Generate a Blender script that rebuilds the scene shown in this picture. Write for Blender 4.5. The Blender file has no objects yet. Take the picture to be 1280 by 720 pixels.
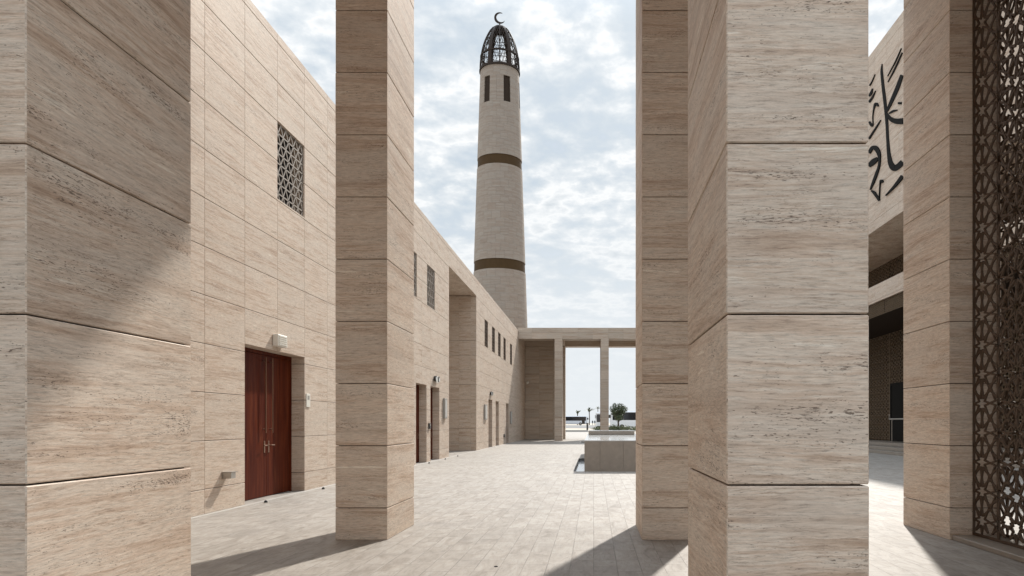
import bpy, bmesh, math, random
from mathutils import Vector, Matrix
random.seed(7)
C = bpy.context.scene.collection
R = math.radians
SUN_AZ, SUN_EL = R(18.5), R(43.0)

# ------------------------------------------------------------------ materials
class NT:
    def __init__(s, name):
        s.m = bpy.data.materials.new(name); s.m.use_nodes = True
        s.t = s.m.node_tree; s.n = s.t.nodes; s.l = s.t.links
        s.b = s.n['Principled BSDF']
    def node(s, typ, **kw):
        x = s.n.new(typ)
        for k, v in kw.items():
            if k in x.inputs.keys() if isinstance(k, str) else False: x.inputs[k].default_value = v
            else: setattr(x, k, v)
        return x
    def link(s, a, b): s.l.new(a, b)
    def math(s, op, a, b=None, c=None, clamp=False):
        x = s.n.new('ShaderNodeMath'); x.operation = op; x.use_clamp = clamp
        for i, v in enumerate((a, b, c)):
            if v is None: continue
            if isinstance(v, (int, float)): x.inputs[i].default_value = v
            else: s.link(v, x.inputs[i])
        return x.outputs[0]
    def vmath(s, op, a, b=None, scale=None):
        x = s.n.new('ShaderNodeVectorMath'); x.operation = op
        for i, v in enumerate((a, b)):
            if v is None: continue
            if isinstance(v, (tuple, list)): x.inputs[i].default_value = v
            else: s.link(v, x.inputs[i])
        if scale is not None:
            if isinstance(scale, (int, float)): x.inputs['Scale'].default_value = scale
            else: s.link(scale, x.inputs['Scale'])
        return x.outputs[0]
    def noise(s, vec, scale=1.0, detail=4.0, rough=0.55, dist=0.0):
        x = s.n.new('ShaderNodeTexNoise'); s.link(vec, x.inputs['Vector'])
        x.inputs['Scale'].default_value = scale; x.inputs['Detail'].default_value = detail
        x.inputs['Roughness'].default_value = rough; x.inputs['Distortion'].default_value = dist
        return x.outputs['Fac']
    def ramp(s, fac, stops, interp='LINEAR'):
        x = s.n.new('ShaderNodeValToRGB'); s.link(fac, x.inputs[0])
        x.color_ramp.interpolation = interp
        e = x.color_ramp.elements
        while len(e) < len(stops): e.new(0.5)
        for el, (p, c) in zip(e, stops):
            el.position = p
            el.color = (c, c, c, 1) if isinstance(c, (int, float)) else (c[0], c[1], c[2], 1)
        return x.outputs[0]
    def mix(s, fac, a, b, mode='MIX'):
        x = s.n.new('ShaderNodeMix'); x.data_type = 'RGBA'; x.blend_type = mode
        for sock, v in ((x.inputs[0], fac), (x.inputs[6], a), (x.inputs[7], b)):
            if isinstance(v, (int, float)): sock.default_value = v
            elif isinstance(v, (tuple, list)): sock.default_value = (v[0], v[1], v[2], 1)
            else: s.link(v, sock)
        return x.outputs[2]

def plain(name, col, rough=0.5, metal=0.0, var=0.12, scale=6.0, bump=0.0, spec=0.5, coat=0.0):
    s = NT(name)
    geo = s.n.new('ShaderNodeNewGeometry')
    f = s.noise(geo.outputs['Position'], scale, 5)
    k = s.math('MULTIPLY_ADD', f, 2 * var, 1 - var)
    s.link(s.vmath('SCALE', s.rgb(col) if hasattr(s, 'rgb') else _rgb(s, col), None, k), s.b.inputs['Base Color'])
    s.b.inputs['Roughness'].default_value = rough; s.b.inputs['Metallic'].default_value = metal
    s.b.inputs['Specular IOR Level'].default_value = spec
    s.b.inputs['Coat Weight'].default_value = coat; s.b.inputs['Coat Roughness'].default_value = 0.08
    if bump:
        bn = s.n.new('ShaderNodeBump'); bn.inputs['Strength'].default_value = bump; bn.inputs['Distance'].default_value = 0.01
        s.link(f, bn.inputs['Height']); s.link(bn.outputs[0], s.b.inputs['Normal'])
    return s.m
def _rgb(s, col):
    x = s.n.new('ShaderNodeRGB'); x.outputs[0].default_value = (col[0], col[1], col[2], 1); return x.outputs[0]

def travertine(name, tint=(1, 1, 1), contrast=1.0, pits=1.0, fine=1.0, stretch=1.0, gain=1.0, slab=1.0, beds=0.56, cool=0.30):
    """Vein-cut travertine: gently wavy horizontal beds, fine streaks and rows of small dark pits; every slab (mesh island) and
    every face direction is cut from another place of the bed."""
    s = NT(name)
    geo = s.n.new('ShaderNodeNewGeometry')
    pos, nor, rnd = geo.outputs['Position'], geo.outputs['Normal'], geo.outputs['Random Per Island']
    off = s.vmath('SCALE', _vec(s, (31.7, 17.3, 53.9)), None, rnd)
    p = s.vmath('ADD', pos, off)
    if stretch < 1.5: p = s.vmath('ADD', p, s.vmath('SCALE', nor, None, 5.3))
    w1 = s.noise(s.vmath('MULTIPLY', p, (0.7, 0.7, 1.2)), 1.0, 2)
    w2 = s.noise(s.vmath('MULTIPLY', p, (7.0, 7.0, 26.0)), 1.0, 5, 0.66)
    dz = s.math('ADD', s.math('MULTIPLY_ADD', w1, 0.08, -0.04), s.math('MULTIPLY_ADD', w2, 0.022, -0.011))
    cmb = s.n.new('ShaderNodeCombineXYZ'); s.link(dz, cmb.inputs[2])
    q = s.vmath('ADD', p, cmb.outputs[0])
    sx = 1.0 / stretch
    bed = s.noise(s.vmath('MULTIPLY', q, (0.45 * sx, 0.45 * sx, 6.5)), 1.0, 5, 0.60)
    bed2 = s.noise(s.vmath('MULTIPLY', q, (1.7 * sx, 1.7 * sx, 36.0)), 1.0, 8, 0.70)
    streak = s.noise(s.vmath('MULTIPLY', q, (11.0 * sx, 11.0 * sx, 120.0)), 1.0, 6, 0.70)
    grain = s.noise(s.vmath('MULTIPLY', p, (70.0, 70.0, 150.0)), 1.0, 3, 0.6)
    f = s.math('ADD', s.math('MULTIPLY', bed, beds), s.math('MULTIPLY', bed2, 1 - beds))
    lo, hi = 0.5 - 0.17 / contrast, 0.5 + 0.17 / contrast
    t = lambda c: tuple(min(1, a * b * gain) for a, b in zip(c, tint))
    col = s.ramp(f, [(lo, t((0.340, 0.258, 0.196))), (lo + (hi - lo) * .30, t((0.430, 0.348, 0.280))),
                     (lo + (hi - lo) * .48, t((0.485, 0.405, 0.335))), (lo + (hi - lo) * .62, t((0.535, 0.480, 0.415))),
                     (lo + (hi - lo) * .8, t((0.455, 0.375, 0.305))), (hi, t((0.620, 0.585, 0.520)))])
    grey = s.ramp(s.noise(s.vmath('MULTIPLY', q, (0.8, 0.8, 5.0)), 1.0, 3), [(0.45, 0.0), (0.65, 1.0)])
    col = s.mix(s.math('MULTIPLY', grey, cool), col, t((0.495, 0.462, 0.415)))
    sk = s.math('MULTIPLY_ADD', s.ramp(streak, [(0.30, 0.0), (0.46, 0.65), (0.62, 0.9), (0.75, 1.0)]), 0.34 * fine, 1 - 0.25 * fine)
    col = s.vmath('SCALE', col, None, sk)
    col = s.vmath('SCALE', col, None, s.math('MULTIPLY_ADD', grain, 0.16, 0.92))
    col = s.vmath('SCALE', col, None, s.math('MULTIPLY_ADD', rnd, 0.16 * slab, 1 - 0.08 * slab))
    vn = s.noise(s.vmath('MULTIPLY', q, (2.0 * sx, 2.0 * sx, 26.0)), 1.0, 6, 0.66)
    vz = s.ramp(s.noise(s.vmath('MULTIPLY', q, (1.6, 1.6, 7.0)), 1.0, 3), [(0.44, 0.0), (0.60, 1.0)])
    vein = s.math('SUBTRACT', 1.0, s.math('MULTIPLY', s.math('ABSOLUTE', s.math('SUBTRACT', vn, 0.5)), 48.0), clamp=True)
    col = s.mix(s.math('MULTIPLY', s.math('MULTIPLY', vein, vz), 0.55 * pits), col, t((0.20, 0.145, 0.105)))
    zone = s.noise(s.vmath('MULTIPLY', q, (1.0, 1.0, 9.0)), 1.0, 3, 0.6)
    pn = s.noise(s.vmath('MULTIPLY', q, (32.0, 32.0, 185.0)), 1.0, 3, 0.60)
    pit = s.math('MULTIPLY', s.math('SUBTRACT', pn, s.math('MULTIPLY_ADD', zone, -0.60, 0.975)), 30.0, clamp=True)
    pn2 = s.noise(s.vmath('MULTIPLY', q, (6.0, 6.0, 60.0)), 1.0, 5, 0.7)
    pit2 = s.math('MULTIPLY', s.math('SUBTRACT', pn2, s.math('MULTIPLY_ADD', zone, -0.40, 0.870)), 16.0, clamp=True)
    pitm = s.math('MAXIMUM', pit, s.math('MULTIPLY', pit2, 0.75))
    col = s.mix(s.math('MULTIPLY', pitm, 0.78 * pits, clamp=True), col, t((0.075, 0.052, 0.037)))
    s.link(col, s.b.inputs['Base Color'])
    s.b.inputs['Roughness'].default_value = 0.62
    s.b.inputs['Specular IOR Level'].default_value = 0.3
    bn = s.n.new('ShaderNodeBump'); bn.inputs['Strength'].default_value = 0.45; bn.inputs['Distance'].default_value = 0.005
    h = s.math('SUBTRACT', s.math('MULTIPLY', streak, 0.5), s.math('MULTIPLY', pitm, 1.0 * pits))
    s.link(h, bn.inputs['Height']); s.link(bn.outputs[0], s.b.inputs['Normal'])
    return s.m
def _vec(s, v):
    x = s.n.new('ShaderNodeCombineXYZ')
    for i in range(3): x.inputs[i].default_value = v[i]
    return x.outputs[0]

def paving_material():
    s = NT('paving_stone')
    geo = s.n.new('ShaderNodeNewGeometry'); pos = geo.outputs['Position']
    sep = s.n.new('ShaderNodeSeparateXYZ'); s.link(pos, sep.inputs[0])
    cmb = s.n.new('ShaderNodeCombineXYZ'); s.link(sep.outputs[1], cmb.inputs[0]); s.link(sep.outputs[0], cmb.inputs[1])
    br = s.n.new('ShaderNodeTexBrick'); s.link(cmb.outputs[0], br.inputs['Vector'])
    br.offset = 0.37; br.offset_frequency = 2; br.squash = 0.6; br.squash_frequency = 3
    br.inputs['Scale'].default_value = 1.0
    br.inputs['Brick Width'].default_value = 0.58; br.inputs['Row Height'].default_value = 0.245
    br.inputs['Mortar Size'].default_value = 0.0042; br.inputs['Mortar Smooth'].default_value = 0.3
    br.inputs['Bias'].default_value = 0.0
    br.inputs['Color1'].default_value = (0, 0, 0, 1); br.inputs['Color2'].default_value = (1, 1, 1, 1)
    br.inputs['Mortar'].default_value = (0.5, 0.5, 0.5, 1)
    tone = br.outputs['Color']; mort = br.outputs['Fac']
    tn = s.n.new('ShaderNodeRGBToBW'); s.link(tone, tn.inputs[0])
    off = s.vmath('SCALE', _vec(s, (13.0, 7.0, 3.0)), None, tn.outputs[0])
    p = s.vmath('ADD', pos, off)
    v1 = s.noise(s.vmath('MULTIPLY', p, (5.0, 1.5, 1.0)), 1.0, 6, 0.66, 0.8)
    v2 = s.noise(s.vmath('MULTIPLY', p, (40.0, 6.0, 1.0)), 1.0, 5, 0.68, 0.4)
    big = s.noise(pos, 0.35, 3)
    col = s.ramp(v1, [(0.30, (0.195, 0.166, 0.136)), (0.43, (0.262, 0.233, 0.200)), (0.53, (0.300, 0.270, 0.235)), (0.60, (0.330, 0.303, 0.268)), (0.72, (0.235, 0.205, 0.172))])
    k = s.math('MULTIPLY', s.math('MULTIPLY_ADD', tn.outputs[0], 0.10, 0.95), s.math('MULTIPLY_ADD', s.ramp(v2, [(0.34, 0.0), (0.47, 0.8), (0.66, 1.0)]), 0.26, 0.80))
    k = s.math('MULTIPLY', k, s.math('MULTIPLY_ADD', big, 0.16, 0.92))
    col = s.vmath('SCALE', col, None, k)
    # faint dirt blotches where people walk and water dries
    st = s.noise(pos, 1.1, 5, 0.65)
    col = s.mix(s.math('MULTIPLY', s.math('SUBTRACT', st, 0.52), 2.2, clamp=True), col, (0.180, 0.162, 0.143))
    jn = s.ramp(s.noise(pos, 2.6, 4, 0.7), [(0.36, 0.10), (0.62, 0.80)])
    col = s.mix(s.math('MULTIPLY', mort, jn), col, (0.095, 0.082, 0.07))
    s.link(col, s.b.inputs['Base Color'])
    s.link(s.math('MULTIPLY_ADD', v2, 0.2, 0.5), s.b.inputs['Roughness'])
    s.b.inputs['Specular IOR Level'].default_value = 0.35
    bn = s.n.new('ShaderNodeBump'); bn.inputs['Strength'].default_value = 0.6; bn.inputs['Distance'].default_value = 0.004
    s.link(s.math('SUBTRACT', s.math('MULTIPLY', v2, 0.3), mort), bn.inputs['Height']); s.link(bn.outputs[0], s.b.inputs['Normal'])
    return s.m

def wood_material():
    s = NT('red_door_wood')
    geo = s.n.new('ShaderNodeNewGeometry'); p = geo.outputs['Position']
    g = s.noise(s.vmath('MULTIPLY', p, (14.0, 14.0, 0.8)), 1.0, 6, 0.6, 0.8)
    col = s.ramp(g, [(0.3, (0.046, 0.0065, 0.0024)), (0.5, (0.080, 0.0135, 0.0045)), (0.7, (0.130, 0.030, 0.010))])
    s.link(col, s.b.inputs['Base Color'])
    s.b.inputs['Roughness'].default_value = 0.45; s.b.inputs['Specular IOR Level'].default_value = 0.06
    return s.m

def leaf_material(name, a, b):
    s = NT(name)
    geo = s.n.new('ShaderNodeNewGeometry')
    col = s.ramp(geo.outputs['Random Per Island'], [(0.0, a), (1.0, b)])
    s.link(col, s.b.inputs['Base Color']); s.b.inputs['Roughness'].default_value = 0.6
    return s.m

M = {}
M['near_stone'] = travertine('travertine_pillar', contrast=1.35, pits=1.0, fine=1.75, slab=0.6, cool=0.5, beds=0.46, tint=(1.19, 1.12, 1.06))
M['wall_stone'] = travertine('travertine_cladding', contrast=1.30, pits=0.9, fine=1.5, slab=0.35, beds=0.36, tint=(1.12, 1.065, 1.015))
M['far_stone'] = travertine('travertine_far', contrast=0.9, pits=0.25, fine=0.7, tint=(1.0, 0.96, 0.91))
M['tower_stone'] = travertine('travertine_tower', contrast=0.7, pits=0.1, fine=0.8, stretch=2.0, tint=(0.58, 0.56, 0.545), slab=0.35)
M['joint'] = plain('joint_shadow_gap', (0.022, 0.018, 0.015), 0.9)
M['bounce_soffit'] = plain('warm_bounce_soffit', (0.42, 0.21, 0.09), 0.6, scale=3)  # unseen underside, brown made up to bounce warm light onto the pillars
M['paving'] = paving_material()
M['border'] = plain('pale_threshold_stone', (0.36, 0.335, 0.30), 0.6, scale=3)
M['sand'] = plain('sandy_ground', (0.42, 0.37, 0.30), 0.95, scale=0.3)
M['asphalt'] = plain('asphalt', (0.16, 0.155, 0.15), 0.9, scale=2.0)
M['kerb'] = plain('kerb_concrete', (0.45, 0.43, 0.40), 0.85)
M['bronze'] = plain('dark_bronze', (0.080, 0.052, 0.034), 0.55, 0.0, var=0.25, scale=9, spec=0.2)
M['dome_bronze'] = plain('dome_bronze', (0.030, 0.019, 0.013), 0.6, 0.0, var=0.25, scale=3, spec=0.2)
M['hall_lattice'] = plain('hall_lattice_bronze', (0.13, 0.09, 0.055), 0.6, 0.0, var=0.25, scale=5, spec=0.15)
M['bronze_band'] = plain('bronze_band_metal', (0.058, 0.032, 0.011), 0.7, 0.0, var=0.2, scale=2, spec=0.2)
M['lattice_light'] = plain('grey_lattice_metal', (0.27, 0.235, 0.20), 0.6, 0.0, var=0.1)
M['void'] = plain('dark_glass_backing', (0.012, 0.011, 0.011), 0.45, 0.0, spec=0.1)
M['interior'] = plain('interior_dark_bronze', (0.030, 0.019, 0.012), 0.7, 0.0, var=0.2, spec=0.15)
M['black'] = plain('black_letter_metal', (0.010, 0.009, 0.008), 0.7, spec=0.08)
M['wood'] = wood_material()
M['steel'] = plain('brushed_steel', (0.45, 0.43, 0.40), 0.3, 0.9)
M['door_metal'] = plain('bronze_door_metal', (0.26, 0.16, 0.11), 0.4, 0.7)
M['white_plastic'] = plain('off_white_plastic', (0.68, 0.65, 0.58), 0.45, var=0.04)
M['grey_plastic'] = plain('grey_plastic', (0.30, 0.28, 0.25), 0.5, var=0.05)
M['dark_metal'] = plain('dark_painted_metal', (0.035, 0.033, 0.031), 0.5)
M['granite'] = plain('grey_granite', (0.255, 0.215, 0.175), 0.42, var=0.22, scale=7, bump=0.1)
M['granite_dark'] = plain('dark_wet_granite', (0.10, 0.095, 0.09), 0.3, var=0.2, scale=14)
M['bus_white'] = plain('white_bus_paint', (0.72, 0.73, 0.75), 0.3, var=0.03, coat=0.4)
M['bus_glass'] = plain('dark_bus_glass', (0.012, 0.013, 0.016), 0.08, spec=0.7)
M['rubber'] = plain('tyre_rubber', (0.02, 0.02, 0.02), 0.8)
M['lamp'] = plain('lamp_lens', (0.75, 0.75, 0.72), 0.15)
M['bark'] = plain('tree_bark', (0.075, 0.055, 0.042), 0.9, var=0.3, scale=9)
M['leaf'] = leaf_material('tree_leaves', (0.030, 0.045, 0.020), (0.085, 0.105, 0.045))
M['hedge'] = leaf_material('hedge_leaves', (0.055, 0.07, 0.028), (0.17, 0.18, 0.08))
M['palm'] = leaf_material('palm_fronds', (0.030, 0.042, 0.020), (0.070, 0.085, 0.040))
M['cloth'] = plain('dark_cloth', (0.025, 0.025, 0.03), 0.9)
M['skin'] = plain('person_skin', (0.32, 0.19, 0.13), 0.6)

def water_material():
    s = NT('still_water')
    geo = s.n.new('ShaderNodeNewGeometry')
    f = s.noise(s.vmath('MULTIPLY', geo.outputs['Position'], (3.0, 3.0, 1.0)), 1.0, 3)
    s.b.inputs['Base Color'].default_value = (0.56, 0.56, 0.54, 1)
    s.b.inputs['Roughness'].default_value = 0.10; s.b.inputs['IOR'].default_value = 1.33
    s.b.inputs['Specular IOR Level'].default_value = 0.8
    bn = s.n.new('ShaderNodeBump'); bn.inputs['Strength'].default_value = 0.05; bn.inputs['Distance'].default_value = 0.02
    s.link(f, bn.inputs['Height']); s.link(bn.outputs[0], s.b.inputs['Normal'])
    return s.m
M['water'] = water_material()

# ------------------------------------------------------------------ mesh helpers
class MB:
    def __init__(s): s.v = []; s.f = []; s.mi = []
    def face(s, pts, mi=0):
        i = len(s.v); s.v += [tuple(p) for p in pts]; s.f.append(tuple(range(i, i + len(pts)))); s.mi.append(mi)
    def raw(s, vs, fs, mi=0):
        i = len(s.v); s.v += [tuple(p) for p in vs]
        for f in fs: s.f.append(tuple(a + i for a in f)); s.mi.append(mi)
    def box(s, x0, x1, y0, y1, z0, z1, mi=0):
        s.raw([(x0,y0,z0),(x1,y0,z0),(x1,y1,z0),(x0,y1,z0),(x0,y0,z1),(x1,y0,z1),(x1,y1,z1),(x0,y1,z1)],
              [(0,3,2,1),(4,5,6,7),(0,1,5,4),(1,2,6,5),(2,3,7,6),(3,0,4,7)], mi)
    def chbox(s, x0, x1, y0, y1, z0, z1, c, mi=0):
        c = min(c, (x1-x0)*.3, (y1-y0)*.3, (z1-z0)*.3)
        X, Y, Z = (x0, x1), (y0, y1), (z0, z1)
        idx = {}; vs = []
        for i in (0,1):
            for j in (0,1):
                for k in (0,1):
                    sx, sy, sz = (c if i == 0 else -c), (c if j == 0 else -c), (c if k == 0 else -c)
                    for a, p in enumerate(((X[i], Y[j]+sy, Z[k]+sz), (X[i]+sx, Y[j], Z[k]+sz), (X[i]+sx, Y[j]+sy, Z[k]))):
                        idx[(i,j,k,a)] = len(vs); vs.append(p)
        fs = []
        I = lambda i,j,k,a: idx[(i,j,k,a)]
        fs += [(I(0,0,0,0),I(0,0,1,0),I(0,1,1,0),I(0,1,0,0)), (I(1,0,0,0),I(1,1,0,0),I(1,1,1,0),I(1,0,1,0))]
        fs += [(I(0,0,0,1),I(1,0,0,1),I(1,0,1,1),I(0,0,1,1)), (I(0,1,0,1),I(0,1,1,1),I(1,1,1,1),I(1,1,0,1))]
        fs += [(I(0,0,0,2),I(0,1,0,2),I(1,1,0,2),I(1,0,0,2)), (I(0,0,1,2),I(1,0,1,2),I(1,1,1,2),I(0,1,1,2))]
        for i in (0,1):
            for j in (0,1):
                q = (I(i,j,0,0),I(i,j,0,1),I(i,j,1,1),I(i,j,1,0)); fs.append(q if i != j else q[::-1])
        for i in (0,1):
            for k in (0,1):
                q = (I(i,0,k,0),I(i,1,k,0),I(i,1,k,2),I(i,0,k,2)); fs.append(q if i != k else q[::-1])
        for j in (0,1):
            for k in (0,1):
                q = (I(0,j,k,1),I(0,j,k,2),I(1,j,k,2),I(1,j,k,1)); fs.append(q if j != k else q[::-1])
        for i in (0,1):
            for j in (0,1):
                for k in (0,1):
                    t = (I(i,j,k,0),I(i,j,k,1),I(i,j,k,2)); fs.append(t if (i+j+k) % 2 else t[::-1])
        s.raw(vs, fs, mi)
    def tube(s, pts, radii, n=8, mi=0, cap=True):
        rings = []
        for i, p in enumerate(pts):
            p = Vector(p)
            a = Vector(pts[max(0, i-1)]); b = Vector(pts[min(len(pts)-1, i+1)])
            t = (b - a).normalized()
            u = t.cross(Vector((0,0,1)))
            if u.length < 1e-3: u = Vector((1,0,0))
            u.normalize(); w = t.cross(u)
            r = radii[i] if isinstance(radii, (list, tuple)) else radii
            rings.append([p + (u*math.cos(2*math.pi*k/n) + w*math.sin(2*math.pi*k/n))*r for k in range(n)])
        vs = [q for rg in rings for q in rg]; fs = []
        for i in range(len(pts)-1):
            for k in range(n):
                fs.append((i*n+k, i*n+(k+1)%n, (i+1)*n+(k+1)%n, (i+1)*n+k))
        if cap: fs += [tuple(range(n))[::-1], tuple((len(pts)-1)*n+k for k in range(n))]
        s.raw(vs, fs, mi)
    def bar(s, a, b, nrm, w, t, mi=0):
        """square-section bar from a to b, width w in the plane, thickness t along nrm"""
        a, b, nrm = Vector(a), Vector(b), Vector(nrm)
        d = (b-a).normalized(); u = d.cross(nrm) * (w/2); h = nrm * (t/2)
        a = a - d*w*.35; b = b + d*w*.35
        s.raw([a-u-h, a+u-h, a+u+h, a-u+h, b-u-h, b+u-h, b+u+h, b-u+h],
              [(0,1,2,3),(4,7,6,5),(0,4,5,1),(1,5,6,2),(2,6,7,3),(3,7,4,0)], mi)
    def sphere(s, c, r, n=10, m=6, sz=1.0, mi=0):
        vs, fs = [], []
        for j in range(m+1):
            th = math.pi*j/m
            for k in range(n):
                vs.append((c[0]+r*math.sin(th)*math.cos(2*math.pi*k/n), c[1]+r*math.sin(th)*math.sin(2*math.pi*k/n), c[2]+r*sz*math.cos(th)))
        for j in range(m):
            for k in range(n): fs.append((j*n+k, (j+1)*n+k, (j+1)*n+(k+1)%n, j*n+(k+1)%n))
        s.raw(vs, fs, mi)
    def build(s, name, mats, parent=None, loc=None, smooth=False, local=False):
        if not isinstance(mats, (list, tuple)): mats = [mats]
        L = Vector(parent['_w']) if parent is not None else Vector(loc or (0,0,0))
        W0 = L
        if local: L = Vector((0, 0, 0))
        me = bpy.data.meshes.new(name)
        me.from_pydata([(v[0]-L.x, v[1]-L.y, v[2]-L.z) for v in s.v], [], s.f)
        for m in mats: me.materials.append(m if not isinstance(m, str) else M[m])
        if len(mats) > 1: me.polygons.foreach_set('material_index', s.mi)
        me.update()
        if smooth: me.polygons.foreach_set('use_smooth', [True]*len(s.f))
        o = bpy.data.objects.new(name, me); C.objects.link(o)
        if parent is not None: o.parent = parent; o['_w'] = tuple(L)
        else: o.location = W0; o['_w'] = tuple(W0)
        return o

def tag(o, label=None, cat=None, group=None, kind=None):
    if label: o['label'] = label
    if cat: o['category'] = cat
    if group: o['group'] = group
    if kind or cat: o['kind'] = kind or 'thing'
    return o
def thing(name, label, cat, loc=(0,0,0), group=None):
    o = bpy.data.objects.new(name, None); C.objects.link(o); o.location = loc; o['_w'] = tuple(loc)
    o.empty_display_size = 0.3
    return tag(o, label, cat, group)
def dup(root, loc, label):
    r = root.copy(); C.objects.link(r); r.location = loc; r['label'] = label; r['_w'] = tuple(loc)
    for ch in list(root.children):
        c = ch.copy(); C.objects.link(c); c.parent = r
        for g in list(ch.children):
            d = g.copy(); C.objects.link(d); d.parent = c
    return r

def sub_rects(rects, o):
    out = []
    for (a, b, c, d, sh) in rects:
        if o[1] <= a+1e-6 or o[0] >= b-1e-6 or o[3] <= c+1e-6 or o[2] >= d-1e-6:
            out.append((a, b, c, d, sh)); continue
        u0, u1 = max(a, o[0]), min(b, o[1])
        if o[0] > a+.02: out.append((a, o[0], c, d, (sh[0], 0, sh[2], sh[3])))
        if o[1] < b-.02: out.append((o[1], b, c, d, (0, sh[1], sh[2], sh[3])))
        if o[2] > c+.02: out.append((u0, u1, c, o[2], (sh[0] if u0 == a else 0, sh[1] if u1 == b else 0, sh[2], 0)))
        if o[3] < d-.02: out.append((u0, u1, o[3], d, (sh[0] if u0 == a else 0, sh[1] if u1 == b else 0, 0, sh[3])))
    return out
def lines(a, b, step, phase):
    k = math.ceil((a-phase)/step + 1e-4); L = [a]
    while phase + k*step < b-0.03:
        if phase + k*step > a+0.03: L.append(phase + k*step)
        k += 1
    return L + [b]
def clad(mb, axis, pos, out, us, zs, openings=(), thick=0.3, gap=0.010, ch=0.004, mi=0):
    for i in range(len(us)-1):
        for j in range(len(zs)-1):
            g = gap/2
            rs = [(us[i], us[i+1], zs[j], zs[j+1], (g*.45, g*.45, g, g))]
            for o in openings: rs = sub_rects(rs, o)
            for (a, b, c, d, sh) in rs:
                a, b, c, d = a+sh[0], b-sh[1], c+sh[2], d-sh[3]
                if b-a < .02 or d-c < .02: continue
                p0, p1 = (pos-thick, pos) if out > 0 else (pos, pos+thick)
                if axis == 'X': mb.chbox(p0, p1, a, b, c, d, ch, mi)
                else: mb.chbox(a, b, p0, p1, c, d, ch, mi)

def star_segments(theta=60):
    """One cell (-.5..+.5) of an eight-fold star pattern on the octagon-and-square tiling: line segments."""
    th = R(theta); segs = []
    def rays(mids, half_ang):
        n = len(mids)
        for i, (ang, ap, c) in enumerate(mids):
            t = ap*math.tan(half_ang)/(math.cos(th)+math.tan(half_ang)*math.sin(th))
            for sgn in (1, -1):
                lx, ly = ap - t*math.sin(th), sgn*t*math.cos(th)
                ca, sa = math.cos(ang), math.sin(ang)
                segs.append(((c[0]+ap*ca, c[1]+ap*sa), (c[0]+lx*ca-ly*sa, c[1]+lx*sa+ly*ca)))
    rays([(k*math.pi/4, 0.5, (0, 0)) for k in range(8)], math.pi/8)
    sd = 1/(1+math.sqrt(2))
    rays([(math.pi/4+k*math.pi/2, sd/2, (.5, .5)) for k in range(4)], math.pi/4)
    return segs
SEG = star_segments(77)
def lattice(mb, axis, pos, u0, u1, z0, z1, nu, nz, w, t):
    cu, cz = (u1-u0)/nu, (z1-z0)/nz; n = 0
    nrm = (1,0,0) if axis == 'X' else (0,1,0)
    for i in range(nu):
        for j in range(nz):
            for (a, b) in SEG:
                p = []
                for q in (a, b):
                    p.append([u0+(i+.5+q[0])*cu, z0+(j+.5+q[1])*cz])
                # clip whatever leaves the panel
                if max(p[0][0], p[1][0]) > u1+1e-6 or max(p[0][1], p[1][1]) > z1+1e-6: continue
                n += 1; dx = (n % 9)*0.0007
                P = [(pos+dx, q[0], q[1]) if axis == 'X' else (q[0], pos+dx, q[1]) for q in p]
                mb.bar(P[0], P[1], nrm, w, t)

def kagome(mb, pos, u0, u1, z0, z1, s_, w, t):
    """three families of straight bars (0, 60 and 120 degrees) that leave hexagons and triangles, on a plane x = pos"""
    n = 0
    def put(a, b):
        nonlocal n
        n += 1; dx = (n % 3)*0.0009
        mb.bar((pos+dx, a[0], a[1]), (pos+dx, b[0], b[1]), (1, 0, 0), w, t)
    rt = math.sqrt(3); row = rt*s_; z = z0 + row*.5
    while z < z1-.01: put((u0, z), (u1, z)); z += row
    H = z1-z0
    for sg in (1, -1):
        k_ = -40
        while k_ < 60:
            b0 = u0 + s_*.5 + 2*s_*k_                # where the line meets z0 + row/2
            pts = []
            f = lambda zz: b0 + sg*(zz-z0-row*.5)/rt
            za, zb = z0, z1
            if sg > 0: za, zb = max(za, z0+row*.5+(u0-b0)*rt), min(zb, z0+row*.5+(u1-b0)*rt)
            else: za, zb = max(za, z0+row*.5+(b0-u1)*rt), min(zb, z0+row*.5+(b0-u0)*rt)
            if zb-za > .03: put((f(za), za), (f(zb), zb))
            k_ += 1
# ------------------------------------------------------------------ layout numbers (metres; camera at the origin, looking along +Y)
WX = -6.4                        # face of the long building on the west side
WTOP = 9.40
PW, PD = 0.666, 1.32             # pillar width and depth
ROW1, ROW2 = 3.216, 8.843        # near portico rows (front faces)
FAR1, FAR2 = 58.5, 64.1          # far portico rows
BEAM = 8.25
FBEAM, FTOP = 8.67, 9.62
COURSES = [0.0] + [0.41 + 0.8*k for k in range(0, 30)]
def zlist(a, b): return [a] + [z for z in COURSES if a+.03 < z < b-.03] + [b]

# ------------------------------------------------------------------ ground
g = MB()
prof = [(-80, -.30), (116.0, -.30), (116.2, -.02), (120, 0.0), (220, .75), (3500, .75)]
for (a, za), (b, zb) in zip(prof[:-1], prof[1:]):
    g.face([(-3000, a, za), (3000, a, za), (3000, b, zb), (-3000, b, zb)])
tag(g.build('ground', 'sand'), kind='structure')
ch_x0, ch_x1, ch_y0, ch_y1 = -.64, -.286, 21.39, 29.35
ch2_x0, ch2_x1 = 2.2, 2.55
p = MB()
for (x0, x1, y0, y1) in [(-40, 60, -40, ch_y0), (-40, ch_x0, ch_y0, ch_y1), (ch_x1, ch2_x0, ch_y0, ch_y1), (ch2_x1, 60, ch_y0, ch_y1), (-40, 60, ch_y1, 118)]:
    p.face([(x0, y0, 0), (x1, y0, 0), (x1, y1, 0), (x0, y1, 0)])
tag(p.build('paving', 'paving'), kind='structure')
b = MB(); b.box(WX+.004, WX+.12, -5, FAR2, -.02, .006)
tag(b.build('paving_border', 'border'), kind='structure')
rd = MB()
yz = lambda y: (y-120)*.0075
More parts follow.
